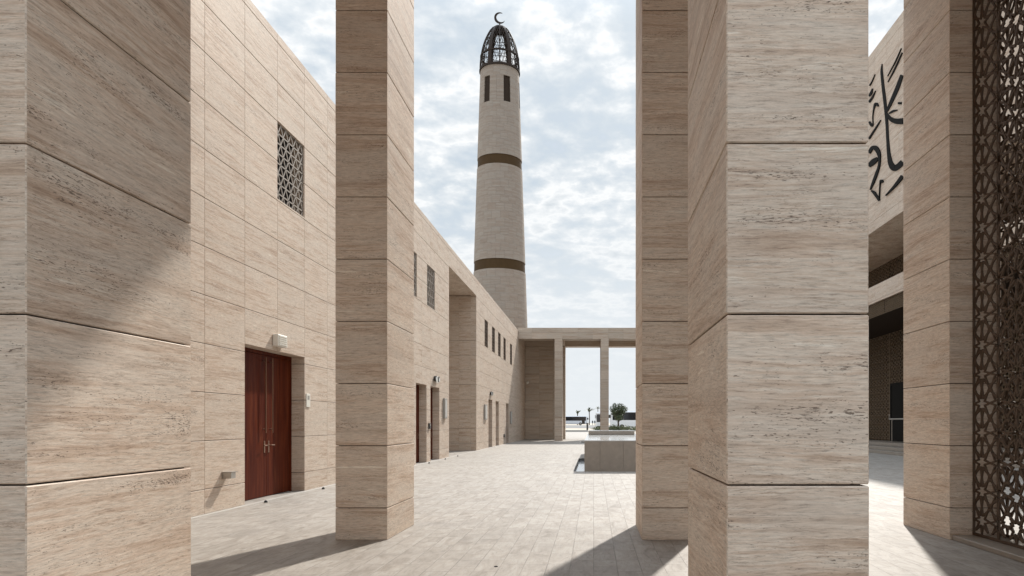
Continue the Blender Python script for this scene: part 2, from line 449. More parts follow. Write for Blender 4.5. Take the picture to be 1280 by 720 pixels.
rd.face([(-400, 163, yz(163)+.03), (400, 163, yz(163)+.03), (400, 219, yz(219)+.03), (-400, 219, yz(219)+.03)])
rd.face([(-400, 219, yz(219)+.03), (400, 219, yz(219)+.03), (400, 246, .78), (-400, 246, .78)])
tag(rd.build('road', 'asphalt'), kind='structure')
k = MB(); k.box(-60, -.9, 118, 118.4, -.02, .33)
tag(k.build('kerb', 'kerb'), kind='structure')

# ------------------------------------------------------------------ pillars
def pillar_mesh(top):
    m = MB(); zs = zlist(0, top); g_ = .0042
    for z0, z1 in zip(zs[:-1], zs[1:]):
        jx, jy = random.uniform(-.0014, .0014), random.uniform(-.0014, .0014)
        m.chbox(-PW/2+jx, PW/2+jx, -PD/2+jy, PD/2+jy, z0 + (g_ if z0 > 0 else 0), z1 - g_, .0055, 0)
    m.box(-PW/2+.03, PW/2-.03, -PD/2+.03, PD/2-.03, .01, top-.02, 1)
    return m
PXS = {'a': -2.993, 'b': 0.955, 'c': 4.908}
grp = 'travertine pillars of the near portico'
pil = pillar_mesh(BEAM).build('stone_pillar', ['near_stone', 'joint'], loc=(PXS['b'], ROW1+PD/2, 0), local=True)
tag(pil, 'broad travertine pillar standing nearest in front, its pitted face turned to the viewer', 'pillar', grp)
def place(src, x, y, label):
    o = src.copy(); C.objects.link(o); o.location = (x, y, 0); o['label'] = label; return o
place(pil, -2.985, ROW1+PD/2, 'near travertine pillar whose broad flank fills the left edge, half in soft shadow')
place(pil, -2.985, ROW2+PD/2, 'slim pillar with a sunlit right flank, standing before the red double door wall')
place(pil, .955, ROW2+PD/2, 'pillar partly behind the nearest pillar, its shadow falling over the paving beside the fountain')
place(pil, PXS['c'], ROW2+PD/2, 'pillar that the bronze star lattice screen is fixed to')
place(pil, PXS['c'], ROW1+PD/2, 'pillar holding the near end of the bronze lattice screen, beyond the picture edge')
fgrp = 'travertine pillars of the far portico'
fp = pillar_mesh(FBEAM).build('stone_pillar', ['far_stone', 'joint'], loc=(-2.985, FAR1+PD/2, 0), local=True)
tag(fp, 'pillar of the far portico beside the brown closed bay', 'pillar', fgrp)
place(fp, .955, FAR1+PD/2, 'free pillar of the far portico rising behind the fountain, sky on both sides')
place(fp, 4.908, FAR1+PD/2, 'far portico pillar hidden behind the near pillars')
place(fp, -2.985, FAR2+PD/2, 'back row pillar of the far portico, a dark strip beside the open bay')
place(fp, .955, FAR2+PD/2, 'back row pillar of the far portico, hidden by the free pillar before it')

# near portico roof (its edge throws the soft shadow over the near pillars)
rf = thing('portico_roof', 'flat stone roof carried by the near pillars, above the top of the view', 'roof', (0, 0, BEAM))
m = MB(); xs = lines(-6.38, 13.6, 1.3, 0)
clad(m, 'Y', ROW2+PD, 1, xs, [BEAM, 8.9, 9.4], thick=.25); m.build('fascia', 'near_stone', rf); m = MB()
clad(m, 'Y', ROW1, -1, xs, [BEAM, 8.9, 9.4], thick=.25)
m.build('fascia', 'near_stone', rf)
m = MB(); m.box(-6.38, 13.6, ROW1+.26, ROW2+PD-.26, BEAM+.02, 9.3); m.build('roof_slab', 'bounce_soffit', rf)

# ------------------------------------------------------------------ the long building on the left
bld = thing('courtyard_building', 'long low travertine building with dark red doors and lattice windows along the courtyard', 'building', (WX, 30, 0))
WIN = [(13.93, 15.233, 6.05, 7.63)] + [(a, a+1.303, 6.05, 7.63) for a in (23.62, 26.45, 40.4, 43.35, 46.1, 48.85, 52.7)]
DR = [(12.627, 15.233, 0, 2.96), (24.79, 26.36, 0, 2.96), (27.0, 28.55, 0, 2.96), (41.9, 43.45, 0, 2.96), (45.0, 46.45, 0, 2.96), (50.3, 51.8, 0, 2.96)]
NI = (30.45, 37.54, 0, 8.46)
us = lines(-6, 66, 1.303, 11.324)
zs = zlist(0, WTOP)
m = MB(); clad(m, 'X', WX, 1, us, zs, WIN + DR + [NI], thick=.30)
# niche: far and near jambs, back, soffit
nd = 3.0
jz = zlist(0, NI[3])
clad(m, 'Y', NI[1]+.001, -1, lines(WX-nd, WX-.301, 1.3, WX-.95), jz, thick=.2)
clad(m, 'Y', NI[0]-.001, 1, lines(WX-nd, WX-.301, 1.3, WX-.95), jz, thick=.2)
clad(m, 'X', WX-nd, 1, lines(NI[0], NI[1], 1.3, 31), jz, thick=.2)
m.build('wall', 'wall_stone', bld)
m = MB(); m.box(WX-nd, WX-.302, NI[0], NI[1], NI[3]+.01, NI[3]+.2); m.build('niche_ceiling', 'wall_stone', bld)
m = MB()
for (a, b_) in ((-6, NI[0]-.25), (NI[1]+.25, 66)): m.box(WX-.60, WX-.345, a, b_, 0, WTOP-.05)
m.box(WX-.60, WX-.345, NI[0]-.25, NI[1]+.25, NI[3]+.25, WTOP-.05)
m.box(-26, WX-.61, -6, NI[0]-.25, 0, WTOP-.3); m.box(-26, WX-.61, NI[1]+.25, 66, 0, WTOP-.3)
m.build('wall_core', 'joint', bld)
m = MB(); m.box(-26, WX-.302, -6, 66, WTOP-.29, WTOP-.04); m.build('roof', 'kerb', bld)
# lattice windows
for n, (a, b_, c, d) in enumerate(WIN):
    mm = MB()
    kagome(mm, WX-.035, a+.03, b_-.03, c+.03, d-.03, .118 if n in (0, 3, 4, 5, 6, 7) else .165, .026, .014)
    for (q0, q1, r0, r1) in ((a, a+.025, c, d), (b_-.025, b_, c, d), (a+.025, b_-.025, c, c+.025), (a+.025, b_-.025, d-.025, d)):
        mm.box(WX-.08, WX-.03, q0+.001, q1-.001, r0+.001, r1-.001)
    w = mm.build('window_screen', 'lattice_light' if n < 3 else 'bronze', bld)
    mb_ = MB(); mb_.box(WX-.34, WX-.27, a-.01, b_+.01, c-.01, d+.01); mb_.build('window_pane', 'void', w)
# doors
def door(a, b_, top, double, n):
    x = WX-.285
    m = MB()
    m.box(x-.05, x, a+.004, a+.06, 0.004, top-.004); m.box(x-.05, x, b_-.06, b_-.004, .004, top-.004); m.box(x-.05, x, a+.06, b_-.06, top-.07, top-.004)
    fr = m.build('door_frame', 'wood', bld)
    lo, hi = a+.06, b_-.06
    mid = lo + (hi-lo)*(.56 if double else 1)
    for (q0, q1) in (((lo, mid), (mid, hi)) if double else ((lo, hi),)):
        m = MB(); m.chbox(x-.055, x-.012, q0+.003, q1-.003, .012, top-.075, .004)
        lf = m.build('door', 'wood', bld)
        s = 1 if (double and q0 == lo) else -1
        hy = (q1-.145) if s > 0 else (q0+.145)
        if not double: hy = q1-.14
        m = MB()
        if double:
            m.tube([(x+.05, hy, 1.30), (x+.05, hy, 2.84)], .011, 10)
            for zz in (1.38, 2.76): m.tube([(x-.012, hy, zz), (x+.05, hy, zz)], .010, 8)
            m.build('pull_bar', 'door_metal', lf)
        m = MB(); hy2 = (q1-.09) if s > 0 else (q0+.09)
        if not double: hy2 = q1-.10
        dirn = -1 if (s > 0 or not double) else 1
        m.tube([(x-.012, hy2, 1.05), (x+.05, hy2, 1.05), (x+.055, hy2+dirn*.13, 1.05)], .011, 8)
        m.box(x-.012, x-.004, hy2-.025, hy2+.025, .90, 1.14)
        m.build('lever_handle', 'door_metal', lf)
    return fr
for n, (a, b_, c, d) in enumerate(DR): door(a, b_, d, n == 0, n)

# ------------------------------------------------------------------ fixtures on that wall
def fixture_box(y0, y1, z0, z1, dep, name, label, cat, grille=True, group=None):
    t = thing(name, label, cat, (WX, (y0+y1)/2, z0), group)
    m = MB(); m.chbox(WX+.002, WX+dep, y0, y1, z0, z1, .012); h = m.build('housing', 'white_plastic', t)
    if grille:
        m = MB(); n = 5
        for i in range(n):
            z = z0+.04+(z1-z0-.08)*i/(n-1); m.box(WX+dep-.004, WX+dep+.012, y0+.04, y1-.04, z-.008, z+.008)
        m.build('grille', 'white_plastic', t)
    return t
fixture_box(13.70, 14.12, 3.04, 3.28, .12, 'wall_light', 'off-white bulkhead light with a ribbed front above the red double door', 'wall light')
def twin(y, z, label):
    t = thing('emergency_light', label, 'emergency light', (WX, y, z), 'twin head emergency lights above doors')
    m = MB(); m.chbox(WX+.002, WX+.10, y-.16, y+.16, z-.11, z+.16, .01); m.build('housing', 'white_plastic', t)
    for s in (-1, 1):
        m = MB(); m.tube([(WX+.03, y+s*.25, z+.05), (WX+.12, y+s*.26, z+.04)], [.10, .12], 14); hd = m.build('lamp_head', 'dark_metal', t)
        m = MB(); m.tube([(WX+.121, y+s*.26, z+.04), (WX+.128, y+s*.26, z+.04)], .095, 14); m.build('lens', 'lamp', hd)
twin(27.75, 3.24, 'twin head emergency light above the second single door past the slim pillar')
twin(42.7, 3.3, 'twin head emergency light above the first door beyond the tall niche')
def plate(y0, y1, z0, z1, name, label, cat, mat='white_plastic', dep=.02):
    t = thing(name, label, cat, (WX, (y0+y1)/2, z0))
    m = MB(); m.chbox(WX+.002, WX+dep, y0, y1, z0, z1, .004); m.build('housing', mat, t)
    m = MB(); m.box(WX+dep-.002, WX+dep+.003, y0+(y1-y0)*.25, y1-(y1-y0)*.25, z1-(z1-z0)*.45, z1-(z1-z0)*.15); m.build('reader_window', 'grey_plastic', t)
    return t
plate(15.30, 15.50, 1.86, 2.16, 'door_plate', 'small white card reader plate right of the red double door', 'card reader')
plate(24.05, 24.3, 1.28, 1.50, 'door_plate', 'small dark card reader before the first single door past the slim pillar', 'card reader', 'dark_metal', .06)
plate(26.62, 26.85, 1.28, 1.50, 'door_plate', 'small dark card reader between the two single doors', 'card reader', 'dark_metal', .06)
def board(y0, y1, z0, z1, label):
    t = thing('notice_board', label, 'notice board', (WX, (y0+y1)/2, z0), 'framed notice boards')
    m = MB(); m.chbox(WX+.002, WX+.09, y0, y1, z0, z1, .006); m.build('frame', 'grey_plastic', t)
    m = MB(); m.box(WX+.088, WX+.095, y0+.07, y1-.07, z0+.07, z1-.07); m.build('panel', 'kerb', t)
board(29.20, 29.68, 1.70, 2.56, 'grey framed blank notice board just before the tall niche')
board(40.1, 40.9, 1.70, 2.60, 'grey framed blank notice board just past the tall niche')
board(52.6, 53.3, 1.45, 2.4, 'grey framed blank notice board farthest along the wall, past the last door')
# low box fixture with the slanting shadow
t = thing('wall_outlet', 'small steel outlet box low on the wall, casting a slanting shadow', 'outlet box', (WX, 11.95, .53))
m = MB(); m.chbox(WX+.002, WX+.16, 11.84, 12.00, .545, .65, .006); m.build('housing', 'steel', t)
m = MB(); m.box(WX+.002, WX+.18, 11.83, 12.03, .651, .662); m.build('cover', 'steel', t)
m = MB(); m.tube([(WX+.10, 12.018, .56), (WX+.10, 12.018, .64)], .015, 8); m.build('spout', 'dark_metal', t)
plate(48.9, 49.3, .50, .72, 'wall_socket', 'small dark socket low on the far wall between the last doors', 'socket', 'dark_metal', .06)
def stop(x, y, label):
    t = thing('door_stop', label, 'door stop', (x, y, 0), 'dark dome door stops on the paving')
    m = MB(); m.tube([(x, y, .0), (x, y, .012)], .036, 12); m.build('base', 'steel', t)
    m = MB()
    m.tube([(x, y, .0125), (x, y, .03), (x, y, .045), (x, y, .052)], [.032, .03, .02, .006], 12); m.build('bumper', 'rubber', t)
stop(-6.17, 12.95, 'dark dome door stop before the left leaf of the red double door')
stop(-6.13, 15.6, 'dark dome door stop beyond the red double door')
stop(-6.12, 25.6, 'dark dome door stop before the first single door')
stop(-6.12, 28.4, 'dark dome door stop beyond the second single door')
stop(-6.12, 31.0, 'dark dome door stop near the mouth of the tall niche')
t = thing('floor_light', 'tiny dark round light sunk into the paving in the foreground', 'floor light', (-1.02, 7.19, 0))
m = MB(); m.tube([(-1.02, 7.19, 0), (-1.02, 7.19, .006)], .020, 14); m.build('rim', 'dark_metal', t)
m = MB(); m.tube([(-1.02, 7.19, .0061), (-1.02, 7.19, .008)], .014, 12); m.build('lens', 'void', t)

# ------------------------------------------------------------------ far portico roof and closed bay
pr = thing('portico_roof', 'flat stone roof and beam of the far portico closing the courtyard', 'roof', (0, FAR1, FBEAM))
xs = lines(-6.399, 13.9, 1.3, -2.66)
m = MB(); clad(m, 'Y', FAR1, -1, xs, [FBEAM, 9.21, FTOP], thick=.3); m.build('fascia', 'far_stone', pr); m = MB(); clad(m, 'Y', FAR2+PD, 1, xs, [FBEAM, 9.21, FTOP], thick=.3)
m.build('fascia', 'far_stone', pr)
m = MB(); m.box(-6.39, 13.9, FAR1+.31, FAR1+PD, FBEAM+.004, 9.3); m.box(-6.39, 13.9, FAR2, FAR2+PD-.31, FBEAM+.004, 9.3)
for x in (-2.985, .955, 4.908, 8.86): m.box(x-PW/2, x+PW/2, FAR1+PD+.004, FAR2-.004, FBEAM+.004, 9.3)
m.build('cross_beam', 'far_stone', pr)
m = MB(); m.box(-6.39, 13.9, FAR1+.31, FAR2+PD-.31, 9.304, FTOP-.05); m.build('roof_slab', 'far_stone', pr)
m = MB(); clad(m, 'Y', FAR2+.2, -1, lines(-6.39, -3.33, 1.3, -6.39), zlist(0, FBEAM-.004), thick=.4)
m.box(-6.38, -3.34, FAR2+.605, FAR2+.75, 0, FBEAM-.004)
ew = tag(m.build('end_wall', 'far_stone', loc=(-4.9, FAR2, 0)), 'shaded brown stone wall closing the left bay of the far portico', 'wall')
# small camera on that wall
t = thing('wall_camera', 'small white camera on a bracket on the closed bay of the far portico', 'camera', (-5.4, FAR2+.2, 5.6))
m = MB(); m.tube([(-6.1, FAR2-.2, 5.3), (-6.1, FAR2-.65, 5.22)], .10, 10); m.build('camera_body', 'white_plastic', t)
m = MB(); m.tube([(-6.1, FAR2-.21, 5.42), (-6.1, FAR2-.4, 5.42)], .03, 8); m.build('bracket', 'grey_plastic', t)

# ------------------------------------------------------------------ minaret
mc = Vector((-9.55, 70.0, 0))
face = math.atan2(-mc.y, -mc.x)             # towards the courtyard
mn = thing('minaret', 'tall round tapering stone minaret with two bronze bands and an open bronze dome', 'minaret', tuple(mc))
rz = lambda z: 3.19 - 0.0333*z
RIM = 37.1
marks = [0, 16.7, 17.7, 27.14, 28.1, 33.4, 36.0, RIM]
tz = []
for a, b_ in zip(marks[:-1], marks[1:]):
    n = max(1, round((b_-a)/.8)); tz += [a+(b_-a)*i/n for i in range(n)]
tz.append(RIM)
NS = 18; woff = R(21)
m = MB()
for j, (z0, z1) in enumerate(zip(tz[:-1], tz[1:])):
    zm = (z0+z1)/2
    if abs(z0-16.7) < .01 or abs(z0-27.14) < .01: m.build('shaft', 'tower_stone', mn); m = MB()
    if 16.7 < zm < 17.7 or 27.14 < zm < 28.1: continue
    for kx in range(NS):
        if 33.4 < zm < 36 and kx % 3 == 0: continue
        st = .5 if (j % 2 and not 33.4 < zm < 36) else 0
        a0 = face + woff + 2*math.pi*(kx-.5+st)/NS; a1 = a0 + 2*math.pi/NS
        ga = .002
        vs = []
        for aa in [a0+ga + (a1-a0-2*ga)*i/3 for i in range(4)]:
            for (z, rr) in ((z0+.004, rz(z0)), (z1-.004, rz(z1)), (z1-.004, rz(z1)-.2), (z0+.004, rz(z0)-.2)):
                vs.append((mc.x+rr*math.cos(aa), mc.y+rr*math.sin(aa), z))
        fs = []
        for i in range(3):
            q = i*4; r = q+4
            fs += [(q, r, r+1, q+1), (q+1, r+1, r+2, q+2), (q+3, q+2, r+2, r+3), (q, q+3, r+3, r)]
        fs += [(0,1,2,3), (12,15,14,13)]
        m.raw(vs, fs)
m.build('shaft', 'tower_stone', mn)
m = MB(); m.tube([(mc.x, mc.y, 0), (mc.x, mc.y, RIM-.1)], [rz(0)-.21, rz(RIM)-.21], 48); m.build('shaft_core', 'joint', mn)
for (z0, z1) in ((16.7, 17.7), (27.14, 28.1)):
    m = MB(); m.tube([(mc.x, mc.y, z0+.004), (mc.x, mc.y, z1-.004)], [rz(z0)-.05, rz(z1)-.05], 64, cap=True); m.build('bronze_band', 'bronze_band', mn, smooth=False)
for kx in range(6):
    a = face + woff + kx*math.pi/3; m = MB(); hw = math.pi/NS
    for i in range(4):
        b0, b1 = a-hw+2*hw*i/4, a-hw+2*hw*(i+1)/4
        pts = []
        for (bb, z) in ((b0, 33.42), (b1, 33.42), (b1, 35.98), (b0, 35.98)):
            rr = rz(z)-.10; pts.append((mc.x+rr*math.cos(bb), mc.y+rr*math.sin(bb), z))
        pin = [(mc.x+(q[0]-mc.x)*.96, mc.y+(q[1]-mc.y)*.96, q[2]) for q in pts]
        m.raw(pts+pin, [(0,1,2,3),(4,7,6,5),(0,4,5,1),(3,2,6,7),(0,3,7,4),(1,5,6,2)])
    m.build('window', 'interior', mn)
DR_, DH = 1.99, 4.75
def dpt(a, t, k=1.0):
    rr = DR_*math.sqrt(max(0, 1-min(1, t)**2))*k
    return Vector((mc.x+rr*math.cos(a), mc.y+rr*math.sin(a), RIM+.05+DH*t))
dm = MB()
dm_o = None
m = MB()
dome = None
for tt, w in ((0.0, .16), (.30, .10)):
    m = MB()
    n = 48; pts = [dpt(2*math.pi*i/n, tt) for i in range(n)]
    for i in range(n): m.bar(pts[i], pts[(i+1) % n], (0,0,1), .14, .2 if tt == 0 else .14)
    if dome is None: dome = m.build('dome', 'dome_bronze', mn)
    else: m.build('ring', 'dome_bronze', dome)
for kx in range(6):
    a = face + R(30) + kx*R(60); m = MB()
    ts = [i/14 for i in range(15)]
    for t0, t1 in zip(ts[:-1], ts[1:]):
        w0, w1 = .20*(1-.35*t0), .20*(1-.35*t1)
        tang = Vector((-math.sin(a), math.cos(a), 0))
        o0, o1 = dpt(a, t0, 1.02), dpt(a, t1, 1.02); i0, i1 = dpt(a, t0, .93), dpt(a, t1, .93)
        m.raw([o0-tang*w0, o0+tang*w0, i0+tang*w0, i0-tang*w0, o1-tang*w1, o1+tang*w1, i1+tang*w1, i1-tang*w1],
              [(0,1,5,4),(1,2,6,5),(2,3,7,6),(3,0,4,7),(0,3,2,1),(4,5,6,7)])
    m.build('rib', 'dome_bronze', dome)
    a2 = face + kx*R(60); m = MB(); m.tube([dpt(a2, i/12) for i in range(13)], .05, 6); m.build('mullion', 'dome_bronze', dome)
m = MB()                                    # lattice infill, two families of spirals
for fam in (1, -1):
    for kx in range(36):
        a = face + 2*math.pi*(kx+.5)/36
        pts = [dpt(a + fam*R(80)*t, math.sin(t*math.pi/2)) for t in [i/10*.93 for i in range(11)]]
        m.tube(pts, .019, 4, cap=False)
for tt in (.15, .45, .6, .74):
    n = 36; pts = [dpt(2*math.pi*i/n, tt) for i in range(n)]
    for i in range(n): m.bar(pts[i], pts[(i+1) % n], (0,0,1), .03, .04)
m.build('lattice', 'dome_bronze', dome)
m = MB()                                    # solid cap
n = 24; rings = [[dpt(2*math.pi*i/n, t, 1.03) for i in range(n)] for t in (.90, .94, .97, .99, 1.0)]
for r0, r1 in zip(rings[:-1], rings[1:]):
    for i in range(n): m.face([r0[i], r0[(i+1) % n], r1[(i+1) % n], r1[i]])
m.build('cap', 'dome_bronze', dome)
m = MB()                                    # crescent: opening to the upper right
u = Vector((math.cos(face+math.pi/2), math.sin(face+math.pi/2), 0)); nrm = Vector((math.cos(face), math.sin(face), 0))
cc = mc + Vector((0, 0, 42.72)); ro, ri, offv = .56, .50, (.13, .04)
outer, inner = [], []
a_s, a_e = R(62), R(332)
for i in range(33):
    a = a_s + (a_e-a_s)*i/32
    outer.append((ro*math.cos(a), ro*math.sin(a)))
p0, p1 = outer[0], outer[-1]
b0 = math.atan2(p0[1]-offv[1], p0[0]-offv[0]); b1 = math.atan2(p1[1]-offv[1], p1[0]-offv[0])
if b1 < b0: b1 += 2*math.pi
for i in range(33):
    a = b0+(b1-b0)*i/32; f = i/32; e0 = math.hypot(p0[0]-offv[0], p0[1]-offv[1]); e1 = math.hypot(p1[0]-offv[0], p1[1]-offv[1])
    rr = e0 + (e1-e0)*f; inner.append((offv[0]+rr*math.cos(a), offv[1]+rr*math.sin(a)))
for i in range(32):
    vs = []
    for q in (outer[i], outer[i+1], inner[i+1], inner[i]):
        vs.append(cc + u*q[0] + Vector((0,0,q[1])) + nrm*.06)
    for q in (outer[i], outer[i+1], inner[i+1], inner[i]):
        vs.append(cc + u*q[0] + Vector((0,0,q[1])) - nrm*.06)
    m.raw(vs, [(0,1,2,3),(7,6,5,4),(0,4,5,1),(2,6,7,3)])
m.tube([(mc.x, mc.y, 41.8), (mc.x, mc.y, 42.14)], [.12, .05], 8)
m.build('crescent', 'dome_bronze', mn)

# ------------------------------------------------------------------ mosque hall on the right
MX = 14.0; MH = 20.15; MY0, MY1 = 16.0, 58.0
mq = thing('mosque', 'tall stone prayer hall with black calligraphy over a deep dark entrance', 'mosque', (MX, 37, 0))
OP1 = (18.6, 55.4, 0.0, 7.5); OP2 = (18.6, 55.4, 8.36, 11.1)
m = MB(); clad(m, 'X', MX, -1, lines(MY0, MY1, 1.3, 18.6), zlist(0, MH), [OP1, OP2], thick=.4)
clad(m, 'Y', MY0, -1, lines(MX+.401, MX+26, 1.3, MX+.401), zlist(0, MH), thick=.3)
m.build('wall', 'wall_stone', mq)
BX = 17.6
m = MB()
m.box(MX+.41, MX+26, MY0+.31, MY0+2.6, 0, MH-.1); m.box(MX+.41, MX+26, 55.4, MY1, 0, MH-.1)
m.box(MX+.41, MX+26, MY0+2.6, 55.4, 11.3, MH-.1); m.box(BX+.2, MX+26, MY0+2.6, 55.4, 0, 11.3)
m.build('hall_core', 'joint', mq)
m = MB(); m.box(MX+.402, BX+.1, 18.6, 55.4, 11.1, 11.29); m.box(MX+.402, BX+.1, 18.6, 55.4, 7.505, 8.355)
m.build('soffit', 'wall_stone', mq)
m = MB(); m.box(BX, BX+.19, 18.6, 55.4, .45, 7.5); m.box(BX, BX+.19, 18.6, 55.4, 8.36, 11.1); m.build('entrance_back', 'interior', mq)
for (i, yy) in enumerate([18.6+3.68*k_ for k_ in range(10)]):
    if i == 0:
        m1 = MB(); lattice(m1, 'X', BX-.06, yy+.03, yy+3.65, .47, 7.48, 8, 15, .045, .05)
        for q in (yy, yy+3.63): m1.box(BX-.10, BX-.02, q, q+.05, .46, 7.49)
        L1 = m1.build('lattice_panel', 'hall_lattice', mq)
        m2 = MB(); lattice(m2, 'X', BX-.06, yy+.03, yy+3.65, 8.38, 11.08, 8, 6, .045, .05); L2 = m2.build('lattice_panel', 'hall_lattice', mq)
    else:
        for L_ in (L1, L2):
            o = L_.copy(); C.objects.link(o); o.parent = mq; o.location = (0, yy-18.6, 0)
m = MB(); m.box(BX-.16, BX-.101, 36.4, 40.3, .46, 3.68)
dd = m.build('door', 'black', mq)
m = MB(); m.box(MX+.16, BX+.05, 18.62, 55.38, 6.83, 7.50); m.build('transom_box', 'interior', mq)
for i in range(10):
    m = MB(); ya, yb = 18.6+3.68*i, 18.6+3.68*(i+1)
    lattice(m, 'X', MX+.10, ya+.03, yb-.03, 6.86, 7.48, 16, 3, .02, .03)
    m.box(MX+.08, MX+.13, ya+.002, yb-.002, 6.83, 6.858); m.build('transom_lattice', 'hall_lattice', mq)
m = MB(); m.box(BX-.18, BX-.10, 40.3, 40.45, .46, 3.83); m.box(BX-.18, BX-.10, 36.25, 36.4, .46, 3.83); m.box(BX-.18, BX-.10, 36.4, 40.3, 3.68, 3.83); m.build('door_frame', 'black', dd)
m = MB(); m.chbox(MX+.1, BX+.1, 18.6, 55.4, 0.0, .15, .01); m.chbox(14.75, BX+.1, 18.6, 55.4, .151, .30, .01); m.chbox(15.9, BX+.1, 18.6, 55.4, .301, .45, .01)
m.build('steps', 'granite', mq)
m = MB()
for y_ in (33.4, 36.9): m.tube([(16.0, y_, .45), (16.0, y_, 1.70)], .018, 8)
m.tube([(16.0, 33.4, 1.72), (16.0, 37.2, 1.72), (16.0, 37.2, 1.98)], .04, 8)
m.build('handrail', 'steel', mq)
# calligraphy: raised black strokes
ST = [
 [(113,400,2),(110,450,8),(118,540,10),(130,640,11),(138,720,10),(145,800,10),(150,900,10),(158,1000,13),(170,1062,19),(190,1092,25),(215,1088,21),(250,1055,20)],
 [(246,475,13),(215,560,15),(180,640,13),(150,705,9),(140,722,5)],
 [(146,732,7),(168,765,14),(205,782,20),(252,782,24)],
 [(160,730,5),(190,714,8),(216,708,3)],
 [(242,296,3),(200,390,4),(150,482,2)], [(248,325,4),(200,430,5),(152,522,2)],
 [(66,470,2),(50,510,3),(30,545,5)], [(50,565,4),(40,595,9),(26,615,6)], [(70,580,2),(50,622,6),(26,655,8)],
 [(90,684,3),(74,668,12),(61,690,5),(52,750,2),(53,800,3),(45,812,8),(28,785,6)],
 [(222,662,9),(243,662,9)],
 [(105,775,2),(70,832,5),(26,900,6)],
 [(28,995,10),(48,962,13),(72,962,17),(92,995,14),(98,1040,8),(92,1090,8),(75,1140,10),(56,1190,9),(36,1240,4)],
 [(26,1080,14),(58,1052,20),(84,1030,12)],
 [(44,1246,5),(64,1262,10),(96,1312,6)],
 [(120,1190,7),(110,1180,10),(102,1200,3),(99,1240,2),(96,1305,3)],
 [(252,1150,14),(200,1215,9),(140,1278,3)],
]
def catmull(P, n=6):
    out = []
    for i in range(len(P)-1):
        p0, p1, p2, p3 = P[max(0,i-1)], P[i], P[i+1], P[min(len(P)-1,i+2)]
        for k_ in range(n):
            t_ = k_/n
            out.append(tuple(.5*((2*b_) + (-a+c)*t_ + (2*a-5*b_+4*c-d)*t_*t_ + (-a+3*b_-3*c+d)*t_**3) for a, b_, c, d in zip(p0, p1, p2, p3)))
    return out + [P[-1]]
def wallpt(x, y, X):
    px, py = 1082+x/5.34, 5+y/5.34
    d = MX*860/(px-742)
    return (X, d, 1.5+(529-py)*d/860)
for n, s_ in enumerate(ST):
    m = MB()
    Q = catmull(s_); L_, R_ = [], []
    for i, (x, y, w) in enumerate(Q):
        a, b_ = Q[max(0,i-1)], Q[min(len(Q)-1,i+1)]
        dx, dy = b_[0]-a[0], b_[1]-a[1]; q = math.hypot(dx, dy) or 1
        w = max(w*.86, 1.4); L_.append((x-dy/q*w, y+dx/q*w)); R_.append((x+dy/q*w, y-dx/q*w))
    Xf = MX-.035-.002*n
    for i in range(len(Q)-1):
        f_ = [wallpt(*L_[i], Xf), wallpt(*L_[i+1], Xf), wallpt(*R_[i+1], Xf), wallpt(*R_[i], Xf)]
        k_ = [(MX-.004, q[1], q[2]) for q in f_]
        m.raw(f_+k_, [(0,1,2,3),(7,6,5,4),(0,4,5,1),(2,6,7,3)] + ([(0,3,7,4)] if i == 0 else []) + ([(1,5,6,2)] if i == len(Q)-2 else []))
    m.build('calligraphy_stroke', 'black', mq)

# ------------------------------------------------------------------ bronze star screen between the right pillars
sc = thing('lattice_screen', 'tall dark bronze star lattice screen at the right edge', 'lattice screen', (4.9, 6.7, 0))
y0, y1 = ROW1+PD+.004, ROW2-.004
nu, nz = 12, 22
for X in (4.88, 5.20):
    m = MB(); lattice(m, 'X', X, y0+.03, y1-.012, .09, BEAM-.06, nu, nz, .021, .020)
    for q0, q1 in ((y0, y0+.05), (y1-.016, y1)): m.box(X-.012, X+.018, q0, q1, .07, BEAM-.01)
    m.box(X-.012, X+.018, y0+.05, y1-.016, .07, .10); m.box(X-.012, X+.018, y0+.05, y1-.016, BEAM-.07, BEAM-.01)
    m.build('lattice_panel', 'bronze', sc)
m = MB(); m.chbox(4.60, 5.25, y0, y1, .0, .065, .008); m.build('plinth', 'granite', sc)

# ------------------------------------------------------------------ fountain
FX0, FX1, FY0, FY1 = -.286, 2.2, 21.39, 34.0
ft = thing('fountain', 'long low grey stone fountain basin brimming with still water', 'fountain', (.955, 21.39, 0))
m = MB(); 
fx = lines(FX0, FX1, .72, .2); fy = lines(FY0, FY1, 1.05, FY0)
clad(m, 'Y', FY0, -1, fx, [-.05, .945], thick=.12, gap=.007, ch=.004)
clad(m, 'Y', FY1, 1, fx, [-.05, .945], thick=.12, gap=.007, ch=.004)
clad(m, 'X', FX0, -1, lines(FY0+.122, FY1-.122, 1.05, FY0), [-.2, .945], thick=.12, gap=.007, ch=.004)
clad(m, 'X', FX1, 1, lines(FY0+.122, FY1-.122, 1.05, FY0), [-.2, .945], thick=.12, gap=.007, ch=.004)
m.build('basin', 'granite', ft)
m = MB(); m.box(FX0+.125, FX1-.125, FY0+.125, FY1-.125, .0, .90); m.build('basin_floor', 'granite_dark', ft)
m = MB(); m.box(FX0+.006, FX1-.006, FY0+.006, FY1-.006, .946, .967); m.build('water', 'water', ft)
m = MB(); m.chbox(-.23, 1.87, 31.4, 33.6, .968, 1.15, .015); pl = m.build('plinth', 'granite', ft)
m = MB(); m.box(-.21, 1.85, 31.42, 33.58, 1.151, 1.165); m.build('water', 'water', pl)
m = MB(); m.box(FX0-.16, FX0-.001, 24.9, 25.1, .80, .84); m.build('water_spout', 'dark_metal', ft)
